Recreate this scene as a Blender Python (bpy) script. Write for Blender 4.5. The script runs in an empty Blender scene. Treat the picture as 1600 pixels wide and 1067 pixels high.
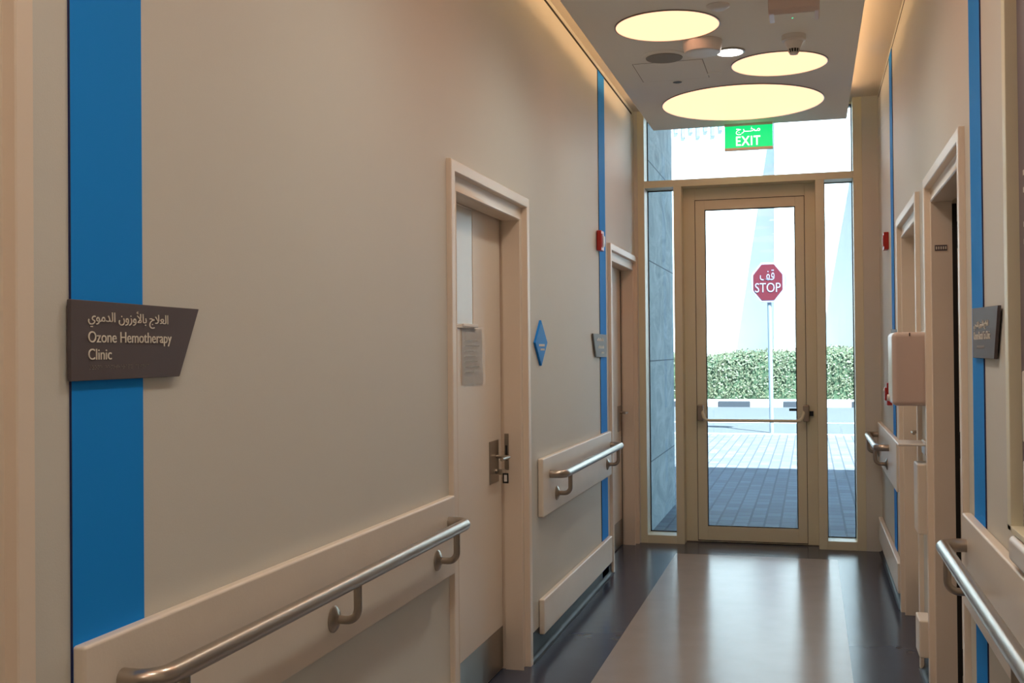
import bpy, bmesh, math, random
from mathutils import Vector, Matrix
random.seed(7)
SC = bpy.context.scene
COL = SC.collection
PI = math.pi

# ---------------------------------------------------------------- camera
cam = bpy.data.cameras.new('camera'); cam.sensor_width = 36.0
cam.lens = 1699.64 / 1600 * 36.0
cam.clip_start = 0.02; cam.clip_end = 400
cam_o = bpy.data.objects.new('camera', cam); COL.objects.link(cam_o); SC.camera = cam_o
YAW, PITCH, ROLL = math.radians(15.33868), math.radians(0.548237), math.radians(0.522351)
cy, sy, ct, st, cr, sr = math.cos(YAW), math.sin(YAW), math.cos(PITCH), math.sin(PITCH), math.cos(ROLL), math.sin(ROLL)
fwd = Vector((-sy*ct, cy*ct, st)); right = Vector((cy, sy, 0)); down = fwd.cross(right)
r2 = cr*right + sr*down; d2 = -sr*right + cr*down
m = Matrix.Identity(4)
for i in range(3):
    m[i][0] = r2[i]; m[i][1] = -d2[i]; m[i][2] = -fwd[i]
m[0][3], m[1][3], m[2][3] = 0.0, 0.0, 1.46
cam_o.matrix_world = m

# ---------------------------------------------------------------- view, world, sun
SC.view_settings.view_transform = 'Standard'
SC.view_settings.look = 'None'
SC.view_settings.exposure = 0.35
SC.view_settings.gamma = 1.0
SC.view_settings.use_curve_mapping = False
SC.cycles.use_denoising = True
try: SC.cycles.denoiser = 'OPENIMAGEDENOISE'
except Exception: pass
SC.cycles.max_bounces = 10; SC.cycles.diffuse_bounces = 5; SC.cycles.glossy_bounces = 4
SC.cycles.transparent_max_bounces = 12
SC.cycles.sample_clamp_indirect = 6.0
SC.cycles.caustics_reflective = False; SC.cycles.caustics_refractive = False

world = bpy.data.worlds.new('sky'); SC.world = world; world.use_nodes = True
wn = world.node_tree.nodes; wl = world.node_tree.links
bg = wn['Background']; bg.inputs['Strength'].default_value = 1.7
tc = wn.new('ShaderNodeTexCoord'); sep = wn.new('ShaderNodeSeparateXYZ'); rmp = wn.new('ShaderNodeValToRGB')
wl.new(tc.outputs['Generated'], sep.inputs[0]); wl.new(sep.outputs['Z'], rmp.inputs[0]); wl.new(rmp.outputs[0], bg.inputs['Color'])
rmp.color_ramp.elements[0].position = 0.0; rmp.color_ramp.elements[0].color = (0.58, 0.85, 1.0, 1)
rmp.color_ramp.elements[1].position = 0.7; rmp.color_ramp.elements[1].color = (0.25, 0.55, 1.0, 1)

sun = bpy.data.lights.new('sun', 'SUN'); sun.energy = 30.0; sun.angle = math.radians(0.6); sun.color = (0.87, 0.95, 1.0)
sun_o = bpy.data.objects.new('sun', sun); COL.objects.link(sun_o); sun_o.location = (6, -8, 20)
sun_o.rotation_euler = Vector((0.33, -0.457, 0.826)).to_track_quat('Z', 'Y').to_euler()

# ---------------------------------------------------------------- materials
def mat(name, color, rough=0.6, metal=0.0, spec=0.5, noise=0.0, nscale=8.0, bump=0.0, bscale=60.0, emit=None, estr=0.0, coat=0.0):
    mt = bpy.data.materials.new(name); mt.use_nodes = True
    n = mt.node_tree.nodes; l = mt.node_tree.links
    b = n['Principled BSDF']
    b.inputs['Base Color'].default_value = (*color, 1)
    b.inputs['Roughness'].default_value = rough; b.inputs['Metallic'].default_value = metal
    b.inputs['Specular IOR Level'].default_value = spec
    b.inputs['Coat Weight'].default_value = coat
    if emit:
        b.inputs['Emission Color'].default_value = (*emit, 1); b.inputs['Emission Strength'].default_value = estr
    if noise or bump:
        t = n.new('ShaderNodeTexCoord')
    if noise:
        nz = n.new('ShaderNodeTexNoise'); nz.inputs['Scale'].default_value = nscale; nz.inputs['Detail'].default_value = 5
        l.new(t.outputs['Object'], nz.inputs['Vector'])
        mx = n.new('ShaderNodeMix'); mx.data_type = 'RGBA'
        mx.inputs['A'].default_value = (*[c*(1-noise) for c in color], 1)
        mx.inputs['B'].default_value = (*[min(1, c*(1+noise)) for c in color], 1)
        l.new(nz.outputs['Fac'], mx.inputs['Factor']); l.new(mx.outputs['Result'], b.inputs['Base Color'])
    if bump:
        nb = n.new('ShaderNodeTexNoise'); nb.inputs['Scale'].default_value = bscale; nb.inputs['Detail'].default_value = 3
        l.new(t.outputs['Object'], nb.inputs['Vector'])
        bp = n.new('ShaderNodeBump'); bp.inputs['Strength'].default_value = bump; bp.inputs['Distance'].default_value = 0.01
        l.new(nb.outputs['Fac'], bp.inputs['Height']); l.new(bp.outputs['Normal'], b.inputs['Normal'])
    return mt

M = {}
M['wall'] = mat('wall paint', (0.655, 0.665, 0.625), 0.62, noise=0.02, nscale=2.5, bump=0.05, bscale=300, spec=0.3)
M['ceil'] = mat('ceiling paint', (0.89, 0.91, 0.88), 0.8, spec=0.2)
M['soffit'] = mat('soffit paint', (0.66, 0.62, 0.56), 0.8, spec=0.2)
M['trim'] = mat('cream door frame paint', (0.80, 0.715, 0.61), 0.38, noise=0.03, nscale=5)
M['board'] = mat('cream guard board', (0.78, 0.72, 0.63), 0.42, noise=0.05, nscale=7, bump=0.04, bscale=120)
M['leaf'] = mat('cream door laminate', (0.80, 0.715, 0.61), 0.4, noise=0.02, nscale=4)
M['frame'] = mat('tan painted metal frame', (0.73, 0.72, 0.56), 0.42, noise=0.02, nscale=6)
M['blue'] = mat('blue laminate', (0.010, 0.29, 0.90), 0.7, spec=0.12)
M['bluesign'] = mat('blue acrylic', (0.01, 0.25, 0.8), 0.55, spec=0.25)
M['navy'] = mat('dark edge', (0.003, 0.012, 0.10), 0.4)
M['steel'] = mat('satin stainless steel', (0.46, 0.42, 0.37), 0.29, metal=1.0, noise=0.04, nscale=40)
M['steel2'] = mat('brushed steel fitting', (0.40, 0.36, 0.31), 0.33, metal=1.0)
M['sign'] = mat('taupe sign panel', (0.105, 0.090, 0.098), 0.55, spec=0.3)
M['sign2'] = mat('grey sign panel', (0.19, 0.20, 0.21), 0.55, spec=0.3)
M['letter'] = mat('pale lettering', (0.74, 0.71, 0.64), 0.6)
M['white'] = mat('white plastic', (0.72, 0.70, 0.67), 0.35)
M['pinkwhite'] = mat('glossy white plastic casing', (0.62, 0.50, 0.45), 0.3)
M['black'] = mat('black rubber', (0.012, 0.012, 0.012), 0.5)
M['gap'] = mat('dark gap', (0.01, 0.009, 0.008), 0.8)  # near-black stand-in for the shade inside gaps and grooves
M['skirt'] = mat('dark vinyl skirting', (0.033, 0.040, 0.050), 0.45, spec=0.15)
M['visionglass'] = mat('obscured door glass', (0.62, 0.58, 0.50), 0.22)
M['red'] = mat('red plastic', (0.42, 0.02, 0.015), 0.35)
M['clear'] = mat('clear strobe lens', (0.7, 0.68, 0.66), 0.15)
M['grille'] = mat('grey grille', (0.27, 0.26, 0.235), 0.7)
M['concrete'] = None
M['yellowdisc'] = mat('lit stretch diffuser', (0.25, 0.2, 0.12), 0.7, spec=0.1, emit=(1.0, 0.46, 0.265), estr=1.7)
M['whitedisc'] = mat('lit white lamp', (0.9, 0.9, 0.9), 0.6, emit=(1.0, 0.97, 0.93), estr=6)
M['led'] = mat('warm cove strip', (0.8, 0.6, 0.4), 0.6, emit=(1.0, 0.60, 0.30), estr=11)
M['exit'] = mat('lit green exit panel', (0.0, 0.35, 0.12), 0.5, emit=(0.0, 0.62, 0.17), estr=1.0)
M['exitlet'] = mat('lit white exit lettering', (0.9, 0.9, 0.9), 0.5, emit=(1.0, 1.0, 0.95), estr=1.3)
M['greenled'] = mat('green indicator', (0.1, 0.6, 0.4), 0.5, emit=(0.05, 0.8, 0.35), estr=1.0)
M['paper'] = mat('white paper', (0.88, 0.87, 0.85), 0.7)
M['purple'] = mat('grey purple notice', (0.20, 0.165, 0.19), 0.5)
M['stopred'] = mat('red sign sheeting', (0.095, 0.006, 0.014), 0.45)
M['signwhite'] = mat('white sign sheeting', (0.24, 0.24, 0.33), 0.45)
M['galv'] = mat('galvanised steel', (0.26, 0.30, 0.35), 0.45, metal=0.3)
M['facade'] = mat('white render', (0.55, 0.55, 0.54), 0.8, noise=0.02, nscale=0.4)
M['louvre'] = mat('pale blue louvre', (0.16, 0.24, 0.29), 0.6)
M['asphalt'] = mat('asphalt', (0.062, 0.066, 0.07), 0.85, noise=0.1, nscale=3, bump=0.2, bscale=80)
M['kerbwhite'] = mat('white kerb paint', (0.65, 0.65, 0.65), 0.7)
M['kerbblack'] = mat('black kerb paint', (0.03, 0.035, 0.045), 0.7)
M['pavement'] = mat('pale concrete pavement', (0.50, 0.49, 0.47), 0.8, noise=0.05, nscale=3)
M['soil'] = mat('dry soil', (0.3, 0.25, 0.18), 0.95)
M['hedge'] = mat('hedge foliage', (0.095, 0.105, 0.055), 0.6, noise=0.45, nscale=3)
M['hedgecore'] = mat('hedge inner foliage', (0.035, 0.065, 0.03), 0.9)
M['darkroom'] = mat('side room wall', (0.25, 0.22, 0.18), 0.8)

def glass_mat():
    mt = bpy.data.materials.new('clear glazing'); mt.use_nodes = True
    n = mt.node_tree.nodes; l = mt.node_tree.links
    n.remove(n['Principled BSDF']); out = n['Material Output']
    tr = n.new('ShaderNodeBsdfTransparent'); tr.inputs[0].default_value = (0.90, 0.97, 0.98, 1)
    gl = n.new('ShaderNodeBsdfGlossy'); gl.inputs['Roughness'].default_value = 0.02
    fr = n.new('ShaderNodeFresnel'); fr.inputs['IOR'].default_value = 1.45
    mx = n.new('ShaderNodeMixShader')
    l.new(fr.outputs[0], mx.inputs[0]); l.new(tr.outputs[0], mx.inputs[1]); l.new(gl.outputs[0], mx.inputs[2])
    l.new(mx.outputs[0], out.inputs['Surface']); return mt
M['glass'] = glass_mat()
def sleeve_mat():
    mt = bpy.data.materials.new('clear plastic sleeve'); mt.use_nodes = True
    n = mt.node_tree.nodes; l = mt.node_tree.links
    n.remove(n['Principled BSDF']); out = n['Material Output']
    tr = n.new('ShaderNodeBsdfTransparent'); gl = n.new('ShaderNodeBsdfGlossy'); gl.inputs['Roughness'].default_value = 0.3
    mx = n.new('ShaderNodeMixShader'); mx.inputs[0].default_value = 0.06
    l.new(tr.outputs[0], mx.inputs[1]); l.new(gl.outputs[0], mx.inputs[2]); l.new(mx.outputs[0], out.inputs['Surface']); return mt
M['sleeve'] = sleeve_mat()

def floor_mat():
    mt = bpy.data.materials.new('two tone vinyl floor'); mt.use_nodes = True
    n = mt.node_tree.nodes; l = mt.node_tree.links; b = n['Principled BSDF']
    g = n.new('ShaderNodeNewGeometry'); s = n.new('ShaderNodeSeparateXYZ'); l.new(g.outputs['Position'], s.inputs[0])
    def cmp(sock, op, v):
        q = n.new('ShaderNodeMath'); q.operation = op; l.new(sock, q.inputs[0]); q.inputs[1].default_value = v; return q.outputs[0]
    def mul(a, c):
        q = n.new('ShaderNodeMath'); q.operation = 'MULTIPLY'; l.new(a, q.inputs[0]); l.new(c, q.inputs[1]); return q.outputs[0]
    f = mul(mul(cmp(s.outputs['X'], 'GREATER_THAN', -0.95), cmp(s.outputs['X'], 'LESS_THAN', 0.165)), cmp(s.outputs['Y'], 'LESS_THAN', 7.87))
    nz = n.new('ShaderNodeTexNoise'); nz.inputs['Scale'].default_value = 6; nz.inputs['Detail'].default_value = 6
    l.new(g.outputs['Position'], nz.inputs['Vector'])
    mx = n.new('ShaderNodeMix'); mx.data_type = 'RGBA'
    mx.inputs['A'].default_value = (0.058, 0.072, 0.11, 1); mx.inputs['B'].default_value = (0.335, 0.315, 0.31, 1)
    l.new(f, mx.inputs['Factor'])
    hs = n.new('ShaderNodeHueSaturation'); l.new(mx.outputs['Result'], hs.inputs['Color'])
    mr = n.new('ShaderNodeMapRange'); mr.inputs['To Min'].default_value = 0.92; mr.inputs['To Max'].default_value = 1.08
    l.new(nz.outputs['Fac'], mr.inputs['Value']); l.new(mr.outputs[0], hs.inputs['Value'])
    l.new(hs.outputs[0], b.inputs['Base Color'])
    b.inputs['Roughness'].default_value = 0.2; b.inputs['Specular IOR Level'].default_value = 0.19
    bp = n.new('ShaderNodeBump'); bp.inputs['Strength'].default_value = 0.05; bp.inputs['Distance'].default_value = 0.01
    nb = n.new('ShaderNodeTexNoise'); nb.inputs['Scale'].default_value = 9; nb.inputs['Detail'].default_value = 1
    l.new(g.outputs['Position'], nb.inputs['Vector'])
    l.new(nb.outputs['Fac'], bp.inputs['Height']); l.new(bp.outputs[0], b.inputs['Normal'])
    return mt
M['floor'] = floor_mat()

def paver_mat():
    mt = bpy.data.materials.new('block pavers'); mt.use_nodes = True
    n = mt.node_tree.nodes; l = mt.node_tree.links; b = n['Principled BSDF']
    g = n.new('ShaderNodeNewGeometry')
    mp = n.new('ShaderNodeMapping'); mp.inputs['Rotation'].default_value = (0, 0, PI/2)
    l.new(g.outputs['Position'], mp.inputs['Vector'])
    br = n.new('ShaderNodeTexBrick'); l.new(mp.outputs[0], br.inputs['Vector'])
    br.inputs['Scale'].default_value = 1.0; br.inputs['Brick Width'].default_value = 0.21; br.inputs['Row Height'].default_value = 0.130
    br.inputs['Mortar Size'].default_value = 0.010; br.inputs['Mortar Smooth'].default_value = 0.3; br.inputs['Bias'].default_value = -0.2
    br.inputs['Color1'].default_value = (0.10, 0.105, 0.125, 1); br.inputs['Color2'].default_value = (0.165, 0.175, 0.20, 1); br.inputs['Mortar'].default_value = (0.05, 0.055, 0.065, 1)
    nz = n.new('ShaderNodeTexNoise'); nz.inputs['Scale'].default_value = 25; l.new(g.outputs['Position'], nz.inputs['Vector'])
    mx = n.new('ShaderNodeMix'); mx.data_type = 'RGBA'; mx.blend_type = 'MULTIPLY'; mx.inputs['Factor'].default_value = 0.4
    l.new(br.outputs['Color'], mx.inputs['A']); l.new(nz.outputs['Color'], mx.inputs['B'])
    l.new(mx.outputs['Result'], b.inputs['Base Color']); b.inputs['Roughness'].default_value = 0.75
    bp = n.new('ShaderNodeBump'); bp.inputs['Strength'].default_value = 0.4; bp.inputs['Distance'].default_value = 0.01; bp.invert = True
    l.new(br.outputs['Fac'], bp.inputs['Height']); l.new(bp.outputs[0], b.inputs['Normal'])
    return mt
M['paver'] = paver_mat()

def concrete_mat():
    mt = bpy.data.materials.new('cast concrete'); mt.use_nodes = True
    n = mt.node_tree.nodes; l = mt.node_tree.links; b = n['Principled BSDF']
    g = n.new('ShaderNodeNewGeometry')
    mp = n.new('ShaderNodeMapping'); mp.inputs['Scale'].default_value = (1, 0.55, 1); l.new(g.outputs['Position'], mp.inputs['Vector'])
    n1 = n.new('ShaderNodeTexNoise'); n1.inputs['Scale'].default_value = 3.4; n1.inputs['Detail'].default_value = 12; n1.inputs['Roughness'].default_value = 0.68; n1.inputs['Distortion'].default_value = 1.4
    l.new(mp.outputs[0], n1.inputs['Vector'])
    cr_ = n.new('ShaderNodeValToRGB'); l.new(n1.outputs['Fac'], cr_.inputs[0])
    cr_.color_ramp.elements[0].position = 0.33; cr_.color_ramp.elements[0].color = (0.24, 0.28, 0.285, 1)
    cr_.color_ramp.elements[1].position = 0.66; cr_.color_ramp.elements[1].color = (0.50, 0.53, 0.52, 1)
    # panel joints every 1.05 m in height and thin horizontal pour lines
    s = n.new('ShaderNodeSeparateXYZ'); l.new(g.outputs['Position'], s.inputs[0])
    a = n.new('ShaderNodeMath'); a.operation = 'MULTIPLY_ADD'; l.new(s.outputs['Z'], a.inputs[0]); a.inputs[1].default_value = 1/0.82; a.inputs[2].default_value = 0.33
    fr = n.new('ShaderNodeMath'); fr.operation = 'FRACT'; l.new(a.outputs[0], fr.inputs[0])
    lt = n.new('ShaderNodeMath'); lt.operation = 'LESS_THAN'; l.new(fr.outputs[0], lt.inputs[0]); lt.inputs[1].default_value = 0.014
    mx = n.new('ShaderNodeMix'); mx.data_type = 'RGBA'; l.new(lt.outputs[0], mx.inputs['Factor']); l.new(cr_.outputs[0], mx.inputs['A']); mx.inputs['B'].default_value = (0.12, 0.14, 0.145, 1)
    l.new(mx.outputs['Result'], b.inputs['Base Color']); b.inputs['Roughness'].default_value = 0.8
    bp = n.new('ShaderNodeBump'); bp.inputs['Strength'].default_value = 0.3; bp.inputs['Distance'].default_value = 0.02
    l.new(n1.outputs['Fac'], bp.inputs['Height']); l.new(bp.outputs[0], b.inputs['Normal'])
    return mt
M['concrete'] = concrete_mat()

# ---------------------------------------------------------------- mesh helpers
def bm_box(bm, x0, x1, y0, y1, z0, z1, bev=0.0, seg=2):
    x0, x1 = sorted((x0, x1)); y0, y1 = sorted((y0, y1)); z0, z1 = sorted((z0, z1))
    r = bmesh.ops.create_cube(bm, size=1.0)
    vs = r['verts']
    for v in vs:
        v.co = Vector(((x0+x1)/2 + v.co.x*(x1-x0), (y0+y1)/2 + v.co.y*(y1-y0), (z0+z1)/2 + v.co.z*(z1-z0)))
    if bev > 0:
        es = list({e for v in vs for e in v.link_edges})
        bmesh.ops.bevel(bm, geom=es, offset=bev, segments=seg, profile=0.5, affect='EDGES')
    return bm

def bm_prism(bm, pts, axis, a0, a1, bev=0.0, seg=2):
    """polygon pts (u,v) extruded along axis: X -> (y,z), Y -> (x,z), Z -> (x,y)"""
    def mk(u, v, a):
        return {'X': (a, u, v), 'Y': (u, a, v), 'Z': (u, v, a)}[axis]
    A = [bm.verts.new(mk(u, v, a0)) for u, v in pts]; B = [bm.verts.new(mk(u, v, a1)) for u, v in pts]
    n = len(pts); fs = [bm.faces.new(A), bm.faces.new(B[::-1])]
    for i in range(n): fs.append(bm.faces.new((A[i], B[i], B[(i+1) % n], A[(i+1) % n])))
    bmesh.ops.recalc_face_normals(bm, faces=fs)
    if bev > 0:
        es = list({e for f in fs for e in f.edges})
        bmesh.ops.bevel(bm, geom=es, offset=bev, segments=seg, profile=0.5, affect='EDGES')
    return bm

def bm_tube(bm, path, r, n=20, caps=True):
    path = [Vector(p) for p in path]; rings = []; up = None
    for i, p in enumerate(path):
        t = (path[min(i+1, len(path)-1)] - path[max(i-1, 0)]).normalized()
        if up is None:
            up = Vector((0, 0, 1)) if abs(t.z) < 0.9 else Vector((1, 0, 0))
        u = (up - t*up.dot(t)).normalized(); w = t.cross(u); up = u
        rr = r[i] if isinstance(r, (list, tuple)) else r
        rings.append([bm.verts.new(p + rr*(math.cos(2*PI*k/n)*u + math.sin(2*PI*k/n)*w)) for k in range(n)])
    for a, b in zip(rings, rings[1:]):
        for k in range(n): bm.faces.new((a[k], a[(k+1) % n], b[(k+1) % n], b[k]))
    if caps: bm.faces.new(rings[0][::-1]); bm.faces.new(rings[-1])
    return bm

def arc_path(pts, rad, seg=8):
    """polyline with rounded corners"""
    pts = [Vector(p) for p in pts]; out = [pts[0]]
    for a, b, c in zip(pts, pts[1:], pts[2:]):
        d1 = (a-b).normalized(); d2_ = (c-b).normalized()
        p0 = b + d1*rad; p1 = b + d2_*rad; cen = b + (d1+d2_)*rad
        for k in range(seg+1):
            th = k/seg*PI/2
            out.append(cen - d2_*rad*math.cos(th) - d1*rad*math.sin(th))
    out.append(pts[-1]); return out

def bm_lathe(bm, prof, n=40, origin=(0, 0, 0), axis='Z'):
    """prof list of (r, h); revolved about axis"""
    o = Vector(origin); rings = []
    def P(r, h, th):
        a, b = r*math.cos(th), r*math.sin(th)
        return o + Vector({'Z': (a, b, h), 'X': (h, a, b), 'Y': (a, h, b)}[axis])
    for r, h in prof:
        rings.append([bm.verts.new(P(r, h, 2*PI*k/n)) for k in range(n)])
    fs = []
    for a, b in zip(rings, rings[1:]):
        for k in range(n): fs.append(bm.faces.new((a[k], a[(k+1) % n], b[(k+1) % n], b[k])))
    fs.append(bm.faces.new(rings[0])); fs.append(bm.faces.new(rings[-1]))
    bmesh.ops.recalc_face_normals(bm, faces=fs)
    return bm

def new(): return bmesh.new()
def link(name, bm, m, parent=None, smooth=True, label=None):
    me = bpy.data.meshes.new(name); bm.normal_update(); bm.to_mesh(me); bm.free()
    me.materials.append(M[m] if isinstance(m, str) else m)
    if smooth:
        try: me.shade_smooth(); me.set_sharp_from_angle(angle=math.radians(35))
        except Exception: pass
    o = bpy.data.objects.new(name, me); COL.objects.link(o)
    if smooth:
        wn_ = o.modifiers.new('weighted normals', 'WEIGHTED_NORMAL'); wn_.keep_sharp = True
    if parent is not None:
        o.parent = parent; o.matrix_parent_inverse = Matrix.Translation(-parent.location)
    if label: o['label'] = label
    return o
def tag(o, label, cat, group=None, kind=None):
    o['label'] = label; o['category'] = cat
    if group: o['group'] = group
    if kind: o['kind'] = kind
    return o
def empty(name, loc, label=None, cat=None, group=None, kind=None):
    o = bpy.data.objects.new(name, None); COL.objects.link(o); o.location = loc; o.empty_display_size = 0.05
    if label: tag(o, label, cat, group, kind)
    elif kind: o['kind'] = kind
    return o
def box(name, m, x0, x1, y0, y1, z0, z1, parent=None, bev=0.0, seg=2, label=None):
    return link(name, bm_box(new(), x0, x1, y0, y1, z0, z1, bev, seg), m, parent, label=label)
def struct(o, label=None, cat=None):
    o['kind'] = 'structure'
    if label: o['label'] = label
    if cat: o['category'] = cat
    return o

def text(name, body, m, parent, org, ux, uy, w, h, depth=0.0015, label=None, bold=0.0):
    """lettering fitted into a w x h box whose lower left corner is org; ux reading direction, uy up"""
    c = bpy.data.curves.new('t', 'FONT'); c.body = body; c.size = 1.0; c.resolution_u = 4; c.extrude = 0.0; c.offset = bold; c.space_character = 1.0 + bold*9
    o = bpy.data.objects.new('t', c); COL.objects.link(o); bpy.context.view_layer.update()
    me = bpy.data.meshes.new_from_object(o.evaluated_get(bpy.context.evaluated_depsgraph_get()))
    bpy.data.objects.remove(o)
    bm = new(); bm.from_mesh(me); bpy.data.meshes.remove(me)
    bmesh.ops.remove_doubles(bm, verts=bm.verts, dist=1e-5)
    for f in bm.faces:
        if f.normal.z < 0: f.normal_flip()
    xs = [v.co.x for v in bm.verts]; ys = [v.co.y for v in bm.verts]
    x0, x1, y0, y1 = min(xs), max(xs), min(ys), max(ys)
    ux, uy, org = Vector(ux), Vector(uy), Vector(org); nz = ux.cross(uy)
    r = bmesh.ops.extrude_face_region(bm, geom=bm.faces[:])
    top = {e for e in r['geom'] if isinstance(e, bmesh.types.BMVert)}
    for v in bm.verts:
        p = org + ux*((v.co.x-x0)/(x1-x0)*w) + uy*((v.co.y-y0)/(y1-y0)*h)
        v.co = p + nz*(depth if v in top else 0.0002)
    bmesh.ops.recalc_face_normals(bm, faces=bm.faces[:])
    return link(name, bm, m, parent, smooth=False, label=label)

# ---------------------------------------------------------------- dimensions
XL, XR = -1.285, 0.487          # wall faces
FL, FR = -1.255, 0.455          # faces of boards and casings
ZC = 3.285                      # soffit
ZP = 3.10                       # underside of the hanging ceiling raft
DW, DH = 1.15, 2.175             # door frame outer size
LD = [0.412, 3.79, 7.095]        # near edges of the left door frames
RD = [3.765, 5.28]               # near edges of the right door frames
YB, YE = -3.0, 8.25

# ---------------------------------------------------------------- shell
struct(box('floor', 'floor', -3.6, 2.6, YB-0.2, 8.45, -0.12, 0.0), 'glossy vinyl floor, pale centre band between dark grey blue borders', 'floor')
struct(box('ceiling', 'soffit', -3.6, 2.6, YB-0.2, 8.45, ZC, ZC+0.25), 'cream soffit above the hanging ceiling raft', 'ceiling')

def wall_side(name, face, out, openings, label):
    """wall with full height door cut-outs and a shadow groove near its top"""
    bm = new(); x0, x1 = face, face + out*0.2
    G0, G1 = 3.243, 3.262
    ys = YB
    for o in openings:
        a, b = o+0.03, o+DW-0.03
        bm_box(bm, x0, x1, ys, a, 0, G0)
        bm_box(bm, x0, x1, a, b, DH-0.03, G0)
        ys = b
    bm_box(bm, x0, x1, ys, 8.45, 0, G0)
    bm_box(bm, face+out*0.03, x1, YB, YE-0.08, G0, G1)
    bm_box(bm, x0, x1, YE-0.08, 8.45, G0, G1)
    bm_box(bm, x0, x1, YB, 8.45, G1, ZC)
    return struct(link(name, bm, 'wall', smooth=False), label, 'wall')
struct(box('groove_shade_1', 'gap', XL-0.0297, XL-0.002, YB, YE-0.08, 3.2432, 3.2618), 'dark fill painted as shade in the groove along the top of the wall with the large clinic sign', 'wall groove')  # near-black filler paints the shade inside the wall groove
struct(box('groove_shade_2', 'gap', XR+0.002, XR+0.0297, YB, YE-0.08, 3.2432, 3.2618), 'dark fill painted as shade in the groove along the top of the wall with the towel dispenser', 'wall groove')  # same painted shade filling the opposite groove
wall_side('wall_left', XL, -1, LD, 'grey painted corridor wall with the blood therapy clinic sign')
wall_side('wall_right', XR, 1, RD, 'grey painted corridor wall with the towel dispenser')
bm = new(); bm_box(bm, XL-0.2, -1.258, YE, 8.45, 0, ZC); bm_box(bm, 0.375, XR+0.2, YE, 8.45, 0, ZC)
struct(link('wall_end', bm, 'wall', smooth=False), 'narrow wall returns beside the glazed end frame', 'wall')
struct(box('wall_back', 'wall', XL-0.2, XR+0.2, YB-0.2, YB, 0, ZC), 'grey wall closing the corridor', 'wall')
# side rooms behind the doors
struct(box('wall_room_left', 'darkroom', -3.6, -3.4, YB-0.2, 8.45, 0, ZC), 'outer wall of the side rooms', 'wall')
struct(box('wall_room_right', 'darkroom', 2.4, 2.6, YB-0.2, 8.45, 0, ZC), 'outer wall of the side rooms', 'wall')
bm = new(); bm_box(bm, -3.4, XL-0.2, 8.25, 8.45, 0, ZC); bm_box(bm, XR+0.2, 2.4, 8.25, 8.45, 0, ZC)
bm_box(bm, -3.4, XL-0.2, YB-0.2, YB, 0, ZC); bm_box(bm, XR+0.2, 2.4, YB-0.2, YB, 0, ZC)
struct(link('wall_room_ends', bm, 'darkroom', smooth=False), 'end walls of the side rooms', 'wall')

# cove skirting between the door frames
def skirting(name, face, inn, y0, y1):
    prof = [(0, 0), (0, 0.125), (0.004, 0.125), (0.004, 0.022)]
    for k in range(1, 7):
        t = k/6*PI/2; prof.append((0.004 + 0.017*(1-math.cos(t)), 0.022-0.020*math.sin(t)))
    prof += [(0.028, 0.001), (0.028, 0.0)]
    bm = new(); bm_prism(bm, [(face+inn*a, z) for a, z in prof], 'Y', y0, y1)
    return struct(link(name, bm, 'skirt'), 'dark vinyl cove skirting', 'skirting')
for k, (a, b) in enumerate([(YB, LD[0]), (LD[0]+DW, LD[1]), (LD[1]+DW, LD[2])]): skirting('baseboard_left' if k == 0 else 'baseboard_left.%03d' % k, XL, 1, a, b)
for k, (a, b) in enumerate([(YB, RD[0]), (RD[0]+DW, RD[1]), (RD[1]+DW, YE)]): skirting('baseboard_right' if k == 0 else 'baseboard_right.%03d' % k, XR, -1, a, b)

# ---------------------------------------------------------------- door sets
FPROF = [(0.0, -0.02), (0.0, 0.017), (0.003, 0.020), (0.041, 0.020), (0.044, 0.017), (0.045, -0.006), (0.055, -0.010), (0.085, -0.006), (0.100, 0.001), (0.106, 0.003), (0.110, -0.001),
         (0.110, -0.083), (0.098, -0.085), (0.098, -0.16), (0.114, -0.162), (0.114, -0.2), (0.0, -0.2)]
def door_frame(y0, face, inn, parent):
    bm = new(); P = len(FPROF); st_ = []
    H, W = DH, DW
    for tf in (lambda a: (a, 0.0), lambda a: (a, H-a), lambda a: (W-a, H-a), lambda a: (W-a, 0.0)):
        ring = []
        for a, n_ in FPROF:
            s, z = tf(a); ring.append(bm.verts.new((face + inn*n_, y0 + s, z)))
        st_.append(ring)
    for A, B in zip(st_, st_[1:]):
        for k in range(P): bm.faces.new((A[k], A[(k+1) % P], B[(k+1) % P], B[k]))
    bm.faces.new(st_[0]); bm.faces.new(st_[-1][::-1])
    bmesh.ops.recalc_face_normals(bm, faces=bm.faces[:])
    return link('door_frame', bm, 'trim', parent)

def lever(parent, px, y, z, inn, d, proud=0.055, length=0.12, r=0.0085):
    """lever handle on plane px; inn = direction into the corridor; d = direction of the grip along Y"""
    path = arc_path([(px, y, z), (px+inn*proud, y, z), (px+inn*proud, y+d*length, z)], 0.018)
    return link('door_handle', bm_tube(new(), path, r, 14), 'steel2', parent, label='satin metal lever handle')

def leaf(y0, face, inn, parent, kick=True):
    pf = face - inn*0.098
    g = 0.102
    box('door_leaf', 'leaf', pf, pf - inn*0.04, y0+g, y0+DW-g, 0.008, DH-g, parent)
    if kick: box('kick_plate', 'steel2', pf+inn*0.0015, pf, y0+g+0.004, y0+DW-g-0.004, 0.012, 0.2, parent, label='satin steel kick plate')
    return pf

# near left door (mostly outside the frame)
def door(name, y0, face, inn, label):
    e = empty(name, (face, y0+DW/2, 0), label, 'door', kind='structure')
    door_frame(y0, face, inn, e)
    return e
d0 = door('door_1', LD[0], XL, 1, 'cream door frame cut by the picture edge')
leaf(LD[0], XL, 1, d0)

d1 = door('door_2', LD[1], XL, 1, 'recessed cream door with a paper notice and narrow vision panel')
pf = leaf(LD[1], XL, 1, d1)
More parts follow.
